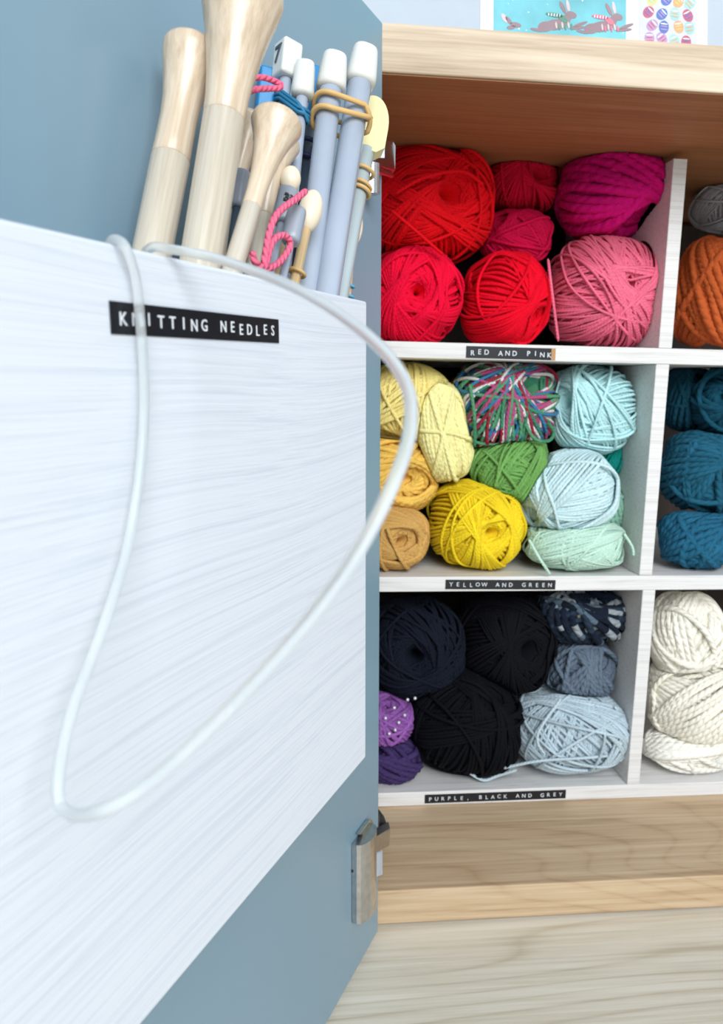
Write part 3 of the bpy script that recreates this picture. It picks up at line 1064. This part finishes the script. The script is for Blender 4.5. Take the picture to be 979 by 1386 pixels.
# ---- upper shelf
ball('large bright red ball of yarn, biggest of the reds, on top of the crimson ball', (224, 6, 22), (494, 197, 669, 357), FY + .062, (.25, 1, .05), 4.4, None, 3, 0.27, 7, sat=1.0, group=G1, dimple=0.4,
     strands=[[(535, 262, -.93), (575, 240, -1.06), (625, 232, -1.02), (655, 250, -.8)], [(530, 285, -1.0), (560, 310, -1.08), (600, 345, -.98)]])
ball('crimson pink ball of yarn resting on the shelf beside the blue grey door', (232, 4, 52), (494, 333, 627, 463), FY + .045, (-.05, 1, .0), 4.4, R1, 8, 0.24, 8, sat=1.0, group=G1, dimple=0.4)
ball('bright red ball of yarn between the crimson and the pale pink one', (226, 0, 34), (622, 343, 743, 468), FY + .05, (.8, .75, -.5), 4.4, R1, 12, 0.24, 9, sat=1.0, group=G1, dimple=0.4)
ball('small dark crimson ball of yarn at the back under the table top', (196, 6, 46), (655, 202, 758, 290), FY + .085, (.35, 1, .1), 3.6, None, 21, 0.3, 5, sat=1.0, group=G1)
ball('small cherry ball of yarn wedged under the dark crimson one', (200, 8, 66), (652, 283, 747, 362), FY + .07, (-.8, .5, .6), 4.6, None, 25, 0.3, 6, sat=1.0, group=G1)
ball('chunky magenta ball of yarn on top of the pale pink one', (196, 4, 106), (754, 196, 904, 328), FY + .058, (.5, .6, -.8), 11.5, None, 31, 0.36, 5, sat=1.0, group=G1, sides=10, seg=150, rope=1.6, loose=3, messy=0.05, ply=0.5)
ball('pale pink ball of yarn on the shelf by the divider', (232, 108, 136), (737, 317, 897, 470), FY + .062, (.12, 1, .1), 3.8, R1, 37, 0.15, 9, group=G1, dimple=0.15, loose=5, messy=0.04, sat=1.0, ply=0.6,
     strands=[[(880, 352, -.75), (892, 378, -.55), (902, 381, -.6), (893, 390, -.5), (878, 384, -.8)], [(742, 350, -.6), (748, 400, -.8), (756, 462, -.75)]])
ball('chunky rust orange ball of yarn in the upper right bay', (204, 84, 28), (914, 309, 1046, 472), FY + .062, (-.1, .25, 1), 11.0, R1, 41, 0.4, 6, group='yarn in the right bays', sides=10, seg=170, rope=1.3, ply=0.5, messy=0.03, loose=1)
ball('pale grey ball of yarn at the back above the rust orange one', (176, 176, 182), (937, 244, 1040, 318), FY + .12, (.2, .3, 1), 3.0, None, 43, 0.3, 4, group='yarn in the right bays')

# ---- middle shelf
ball('pale yellow ball of yarn at the top beside the door', (252, 218, 122), (484, 489, 612, 604), FY + .062, (-.5, .35, -1), 5.0, None, 51, 0.25, 8, group=G2)
ball('lemon yellow folded hank hanging in front of the pale yellow ball', (255, 232, 148), (562, 513, 636, 656), FY + .036, (.0, .12, 1), 6.2, None, 53, 0.16, 7, dep=0.62, tilt=radians(-14), group=G2, name='yarn_hank', n_sup=2.8, dimple=0.1)
ball('golden yellow ball of yarn between the pale yellow and the mustard one', (240, 186, 70), (474, 586, 592, 692), FY + .058, (.35, 1, -.15), 7.5, None, 55, 0.3, 6, group=G2, dimple=0.4)
ball('mustard brown ball of yarn on the shelf beside the door', (206, 154, 74), (480, 684, 580, 777), FY + .03, (.3, 1, .0), 5.4, R2, 57, 0.3, 6, group=G2, dimple=0.42)
ball('bright yellow ball of yarn on the middle shelf', (250, 204, 4), (577, 651, 713, 775), FY + .036, (.15, 1, -.05), 4.2, R2, 61, 0.2, 9, group=G2, dimple=0.35)
VAR = [(0.0, (64, 132, 98)), (0.18, (214, 208, 208)), (0.32, (52, 118, 160)), (0.44, (172, 76, 118)), (0.56, (86, 146, 108)), (0.70, (196, 160, 172)), (0.78, (148, 40, 58)), (0.88, (60, 122, 100))]
ball('multicoloured square ball of yarn in green, pink, blue and white', (150, 120, 120), (606, 488, 751, 606), FY + .062, (.5, .8, .6), 4.8, None, 65, 0.3, 10, group=G2, seglen=10.0, stops=VAR, n_sup=3.6, loose=7, messy=0.06, ply=0.6,
     strands=[[(705, 560, -.9), (722, 592, -1.0), (742, 597, -1.0), (750, 585, -.95), (742, 572, -.9)], [(636, 520, -.9), (642, 560, -1.02), (643, 604, -.9)]])
ball('grass green ball of yarn under the multicoloured one', (106, 166, 76), (634, 585, 750, 684), FY + .048, (.9, .45, .35), 4.4, None, 69, 0.34, 8, group=G2, tilt=radians(-12), messy=0.04, loose=4)
ball('mint blue ball of yarn at the top next to the divider', (178, 226, 228), (737, 492, 861, 614), FY + .058, (-.9, .5, .2), 4.0, None, 73, 0.25, 6, group=G2, loose=5, messy=0.04)
ball('small emerald teal ball of yarn at the back under the mint blue one', (0, 150, 136), (793, 588, 863, 650), FY + .082, (.6, .5, .6), 5.0, None, 77, 0.3, 5, group=G2, messy=0.04)
ball('pale aqua ball of yarn leaning above the soft green one', (192, 222, 226), (699, 608, 836, 722), FY + .035, (-.85, .25, -.6), 4.8, None, 81, 0.2, 8, group=G2, tilt=radians(-18), loose=2)
ball('mint green ball of yarn half hidden behind the pale aqua one', (150, 206, 180), (796, 642, 860, 726), FY + .075, (.1, .3, 1), 6.2, None, 85, 0.3, 5, group=G2)
ball('soft green oblong ball of yarn on the shelf by the divider', (182, 218, 198), (707, 700, 853, 783), FY + .028, (1, .55, -.1), 4.2, R2, 89, 0.3, 9, group=G2, loose=6, messy=0.04,
     strands=[[(716, 730, -.8), (730, 755, -.98), (745, 778, -.85)], [(845, 722, -.5), (856, 740, -.5), (858, 752, -.5)]])
RB = 'yarn in the right bays'
ball('dark teal ball of yarn at the back top of the middle right bay', (8, 64, 86), (896, 494, 968, 586), FY + .085, (.2, .6, .8), 7.0, None, 91, 0.3, 5, group=RB)
ball('dark teal ball of yarn in front at the top of the middle right bay', (10, 74, 98), (932, 496, 1036, 594), FY + .052, (-.6, .8, .3), 8.0, None, 93, 0.3, 5, group=RB, messy=0.04)
ball('teal blue chunky ball of yarn in the middle of its stack of three', (22, 92, 120), (896, 580, 1016, 698), FY + .054, (.15, 1, -.1), 8.6, None, 95, 0.3, 7, group=RB, ply=0.7)
ball('petrol blue ball of yarn at the bottom of the teal stack', (24, 98, 132), (888, 691, 1002, 780), FY + .032, (.7, .5, .2), 9.0, R2, 97, 0.3, 6, group=RB, ply=0.7)

# ---- lower shelf
ball('navy black loosely wound ball of yarn at the top beside the door', (13, 19, 35), (496, 808, 628, 944), FY + .062, (-.2, 1, .1), 4.4, None, 101, 0.3, 6, group=G3, loose=9, messy=0.05)
ball('black ball of yarn at the top with a deep hole', (9, 9, 17), (616, 803, 752, 934), FY + .075, (.35, 1, .12), 3.6, None, 103, 0.28, 6, group=G3, dimple=0.4)
TW = [(0.0, (22, 30, 46)), (0.3, (40, 54, 70)), (0.46, (86, 104, 118)), (0.58, (24, 34, 48)), (0.72, (150, 158, 164)), (0.84, (20, 28, 40)), (0.94, (112, 114, 92))]
ball('flecked navy and grey chunky ball of yarn squeezed under the shelf above', (80, 90, 100), (722, 795, 849, 866), FY + .06, (.2, .5, .85), 9.5, None, 105, 0.3, 6, group=G3, stops=TW, sides=8, ply=0.8, messy=0.05, seglen=2.2)
ball('small slate grey ball of yarn between the flecked and the ice blue one', (96, 112, 130), (734, 860, 836, 944), FY + .058, (.5, .7, .3), 7.0, None, 107, 0.3, 6, group=G3, ply=0.8)
ball('largest black ball of yarn lying on the lower shelf', (6, 8, 15), (549, 904, 704, 1056), FY + .046, (.6, .45, .8), 4.6, R3, 109, 0.26, 8, group=G3)
ball('ice blue grey ball of yarn on the lower shelf by the divider', (178, 198, 208), (688, 931, 850, 1061), FY + .042, (.35, .25, -1), 4.2, R3, 113, 0.24, 8, group=G3, loose=6, messy=0.03, ply=0.5,
     strands=[[(760, 945, -.9), (732, 985, -1.02), (728, 1005, -1.02), (738, 1022, -1.0)], [(832, 955, -.55), (846, 985, -.5), (848, 1015, -.55), (838, 1030, -.6), (834, 1015, -.62), (843, 992, -.55)],
              [(680, 1040, -.7), (730, 1030, -.98), (790, 1026, -1.03), (835, 1022, -.75)], [(635, 1046, -.55), (655, 1056, -.6), (674, 1050, -.6), (700, 1042, -.7)]])
pu = ball('bright purple hank of beaded yarn above the dark purple one', (146, 82, 168), (486, 938, 562, 1008), FY + .036, (-.1, .35, 1), 5.6, None, 117, 0.3, 6, group=G3, messy=0.06, loose=6, name='yarn_hank')
ball('dark violet twisted hank on the lower shelf beside the door', (64, 46, 100), (486, 996, 571, 1064), FY + .03, (-.5, .4, .6), 8.0, R3, 119, 0.25, 5, group=G3, messy=0.05, name='yarn_hank', ply=0.5, sides=10, seg=110, rope=1.5)
bead = lathe_me('bead', [(0.0018 * sin(a), -0.0018 * cos(a)) for a in np.linspace(0.05, pi - 0.05, 8)], plain('silver bead', (226, 226, 236), 0.2, metal=0.4), 10)
for x, y in ((552, 947), (562, 945), (534, 958), (522, 972), (540, 978), (535, 988), (527, 993), (548, 968)):
    p_ = at_y(x, y, FY + (.004 if x < 550 else .010))
    link('bead', bead, pu, Matrix.Translation(p_ - np.array(pu.location)))
ball('cream white chunky ball of yarn at the top of the white stack', (246, 240, 224), (879, 802, 976, 914), FY + .05, (-.2, .3, -1), 8.2, None, 121, 0.16, 7, group=RB, ply=0.7, spread=0.03)
ball('cream white ball of yarn in the middle of the white stack', (244, 238, 220), (876, 890, 1004, 1000), FY + .044, (.9, .4, .1), 7.4, None, 123, 0.3, 8, group=RB, ply=0.7, spread=0.03)
ball('cream white ball of yarn at the bottom of the white stack', (246, 241, 228), (868, 984, 994, 1063), FY + .036, (.6, .7, -.2), 8.0, R3, 127, 0.3, 7, group=RB, ply=0.7, spread=0.03)

# ------------------------------------------------------------------ let neighbours press into each other, and keep them in their bays
def inside(W, b):
    q = np.abs(((W - b[1]) @ b[2]) / b[3])
    return np.sum(q ** b[4], 1) ** (1 / b[4])


for b in BALLS:
    o, ctr = b[0], b[1]
    me = o.data
    V = np.empty(len(me.vertices) * 3, np.float32)
    me.vertices.foreach_get('co', V)
    V = V.reshape(-1, 3).astype(float)
    for c in BALLS:
        if c[0] is o or np.linalg.norm(c[1] - ctr) > np.max(b[3]) + np.max(c[3]) * 1.05:
            continue
        W = V + ctr
        fs, fo = inside(W, b), inside(W, c)
        ix = np.nonzero(fo < np.minimum(fs, 1.03) + 0.012)[0]
        if len(ix) == 0:
            continue
        v = V[ix]
        lo, hi = np.full(len(ix), 0.25), np.ones(len(ix))
        for _ in range(12):                      # slide towards the own centre up to the shared contact face
            mid = (lo + hi) / 2
            w = v * mid[:, None] + ctr
            bad = inside(w, c) < np.minimum(inside(w, b), 1.03) + 0.012
            hi = np.where(bad, mid, hi)
            lo = np.where(bad, lo, mid)
        V[ix] = v * lo[:, None]
    W = V + ctr
    row = 1 if ctr[2] > 0.505 else 2 if ctr[2] > 0.275 else 3
    left = ctr[0] < 0.37
    dx = {1: 0.3652, 2: 0.3640, 3: 0.3690}[row]
    if left:
        W[:, 0] = np.clip(W[:, 0], XL + 0.005, dx - 0.0006)
    else:
        W[:, 0] = np.clip(W[:, 0], dx + 0.0138 + 0.0006, XR - 0.001)
    W[:, 2] = np.clip(W[:, 2], TOPS[row] + 0.0003, 0.6915 if row == 1 else TOPS[row - 1] - 0.0158)
    W[:, 1] = np.minimum(W[:, 1], YB - 0.0005)
    me.vertices.foreach_set('co', (W - ctr).astype(np.float32).ravel())
    me.update()

# ------------------------------------------------------------------ cards on the table top
M['card'] = plain('white card', (222, 224, 227), 0.6, spread=0.01)
M['sky_print'] = plain('turquoise watercolour print', (112, 184, 194), 0.6, spread=0.12, scale=18)
M['egg_ground'] = plain('pale lilac print ground', (206, 206, 215), 0.6, spread=0.02)
for nm, c in (('hare', (150, 126, 132)), ('ear', (206, 190, 192)), ('green_scarf', (92, 142, 124)), ('red_scarf', (214, 120, 140)), ('snow', (244, 248, 248)),
              ('egg_red', (196, 100, 122)), ('egg_orange', (226, 170, 122)), ('egg_blue', (92, 122, 190)), ('egg_yellow', (216, 204, 128)), ('egg_violet', (186, 150, 190)), ('egg_teal', (160, 206, 206))):
    M[nm] = plain(nm.replace('_', ' ') + ' ink', c, 0.6)


class Print:
    """Flat printed shapes, one mesh per ink, a hair above the card."""
    def __init__(self):
        self.d = {}

    def poly(self, ink, pts, lift=0.0002):
        V, Fc = self.d.setdefault((ink, lift), ([], []))
        b = len(V)
        V += [(x, -lift, z) for x, z in pts]
        Fc.append(tuple(range(b, b + len(pts))))

    def oval(self, ink, x, z, a, b, rot=0.0, lift=0.0002, n=14):
        self.poly(ink, [(x + a * cos(t) * cos(rot) - b * sin(t) * sin(rot), z + a * cos(t) * sin(rot) + b * sin(t) * cos(rot)) for t in [2 * pi * i / n for i in range(n)]], lift)

    def build(self, name, parent, stuff=False):
        V, Fc, mi, mats = [], [], [], []
        for (ink, lift), (v, f) in self.d.items():
            b = len(V)
            V += v
            Fc += [tuple(i + b for i in q) for q in f]
            mi += [len(mats)] * len(f)
            mats.append(M[ink])
        me = mesh_from(name, V, Fc, mats[0], False)
        for m_ in mats[1:]:
            me.materials.append(m_)
        me.polygons.foreach_set('material_index', mi)
        o = link(name, me, parent)
        if stuff:
            o['kind'] = 'stuff'
        self.d = {}


def card(label, xpa, xpb, yc, width_border, ground, height, lean):
    a = at_y(xpa, 45, yc)
    b = at_y(xpb, 55, yc)
    w = b[0] - a[0]
    root = thing('greeting_card', label, 'card', Matrix.Translation((a[0], yc, 0.7268)) @ Matrix.Rotation(lean, 4, 'X'), 'cards on the table top')
    link('card_sheet', box_me('card_sheet', (0, 0, 0), (w, 0.0012, height), M['card'], 0), root)
    bw = width_border * w
    link('picture', box_me('picture', (bw, -0.0002, bw), (w - bw, 0.0, height - bw), M[ground], 0), root)
    return root, w, bw


CY = 0.07
c1, w1, bw = card('white edged card with scarfed hares leaping on turquoise, on the table top', 652, 868, CY, 0.082, 'sky_print', 0.165, radians(-9))
inv = c1.matrix_world.inverted()


def oncard(px, py):
    v = ray(px, py)
    n = np.array(c1.matrix_world.to_3x3() @ Vector((0, 1, 0)))
    o = np.array(c1.matrix_world.translation)
    p = EYE + v * (((o - EYE) @ n) / (v @ n))
    q = inv @ Vector(p)
    return q.x, q.z


s_ = 1 / 2.888
Pz = lambda x, y: oncard(640 + x * s_, y * s_)
u_ = abs(oncard(700, 20)[0] - oncard(700 + s_, 20)[0])     # size of one zoomed pixel
pr = Print()


def hare(dx, dy, scarf, front=True):
    def ov(ink, x, y, a, b, rot=0, lift=0.0003):
        q = Pz(x + dx, y + dy)
        pr.oval(ink, q[0], q[1], a * u_, b * u_, radians(rot), lift)
    ov('hare', 325, 97, 50, 21, 12, 0.0004)
    ov('hare', 284, 105, 30, 20, 10, 0.00042)
    ov('hare', 358, 84, 25, 20, 30, 0.00043)
    ov('hare', 372, 68, 15, 16, 0, 0.00044)
    ov('hare', 386, 59, 21, 13, -12, 0.0005)
    ov('hare', 352, 30, 8, 26, 28, 0.00045)
    ov('ear', 372, 24, 7, 25, 12, 0.0005)
    ov('hare', 420, 96, 32, 6, 22, 0.00045)
    ov('hare', 410, 110, 34, 6, 8, 0.00045)
    ov('hare', 250, 118, 26, 6, -8, 0.00045)
    ov(scarf, 352, 74, 24, 11, -35, 0.0006)
    ov(scarf, 318, 60, 34, 8, -6, 0.0006)
    for k_ in range(5):
        ov('snow', 296 + 11 * k_, 58 + k_, 1.8, 6, -8, 0.0007)
    for k_ in range(6):
        ov(scarf if k_ % 2 else 'ear', 326 + 12 * k_, 100 + (k_ % 2) * 6, 4, 13, 8, 0.00065)


hare(0, 0, 'green_scarf')
pr.build('hare_print', c1)
hare(180, 8, 'red_scarf')
pr.build('hare_print', c1)
for x, y, a, b, r_, ink in ((168, 98, 22, 10, -6, 'hare'), (124, 72, 9, 20, 32, 'ear'), (140, 80, 8, 18, 40, 'hare'), (150, 108, 18, 8, 10, 'hare')):
    q = Pz(x, y)
    pr.oval(ink, q[0], q[1], a * u_, b * u_, radians(r_), 0.0004)
pr.build('hare_print', c1)
rg = random.Random(9)
for _ in range(46):
    q = Pz(rg.uniform(95, 590), rg.uniform(-180, 130))
    pr.oval('snow', q[0], q[1], *(2 * [rg.uniform(1.6, 3.6) * u_]), 0, 0.00035, 8)
pr.build('snow_print', c1, True)

c2, w2, bw2 = card('white edged card printed with small patterned eggs, beside the hare card', 855, 963, CY + 0.012, 0.135, 'egg_ground', 0.14, radians(-9))
pr = Print()
inks = ['egg_red', 'egg_orange', 'egg_blue', 'egg_yellow', 'egg_violet', 'egg_teal']
gx = (w2 - 2 * bw2) / 4.6
for j in range(10):
    for i in range(4):
        x = bw2 + gx * (0.75 + i * 1.02 + 0.28 * (j % 2)) + rg.uniform(-1, 1) * gx * 0.1
        z = bw2 + gx * (0.7 + j * 0.98) + rg.uniform(-1, 1) * gx * 0.1
        if z > 0.14 - bw2 - gx * 0.5:
            continue
        ro = rg.uniform(-0.9, 0.9)
        k_ = rg.randrange(6)
        pr.oval(inks[k_], x, z, gx * 0.40, gx * 0.50, ro, 0.0003)
        for s2 in (-0.18, 0.06, 0.24):
            pr.oval(inks[(k_ + 2) % 6] if s2 < 0.1 else 'snow', x - s2 * gx * sin(ro), z + s2 * gx * cos(ro), gx * 0.30, gx * 0.05, ro, 0.00045, 8)
        pr.build('egg_print', c2)
print('yarn tris', M_TRIS, 'door h', DOOR_H, 'box', BL, BH, BD)
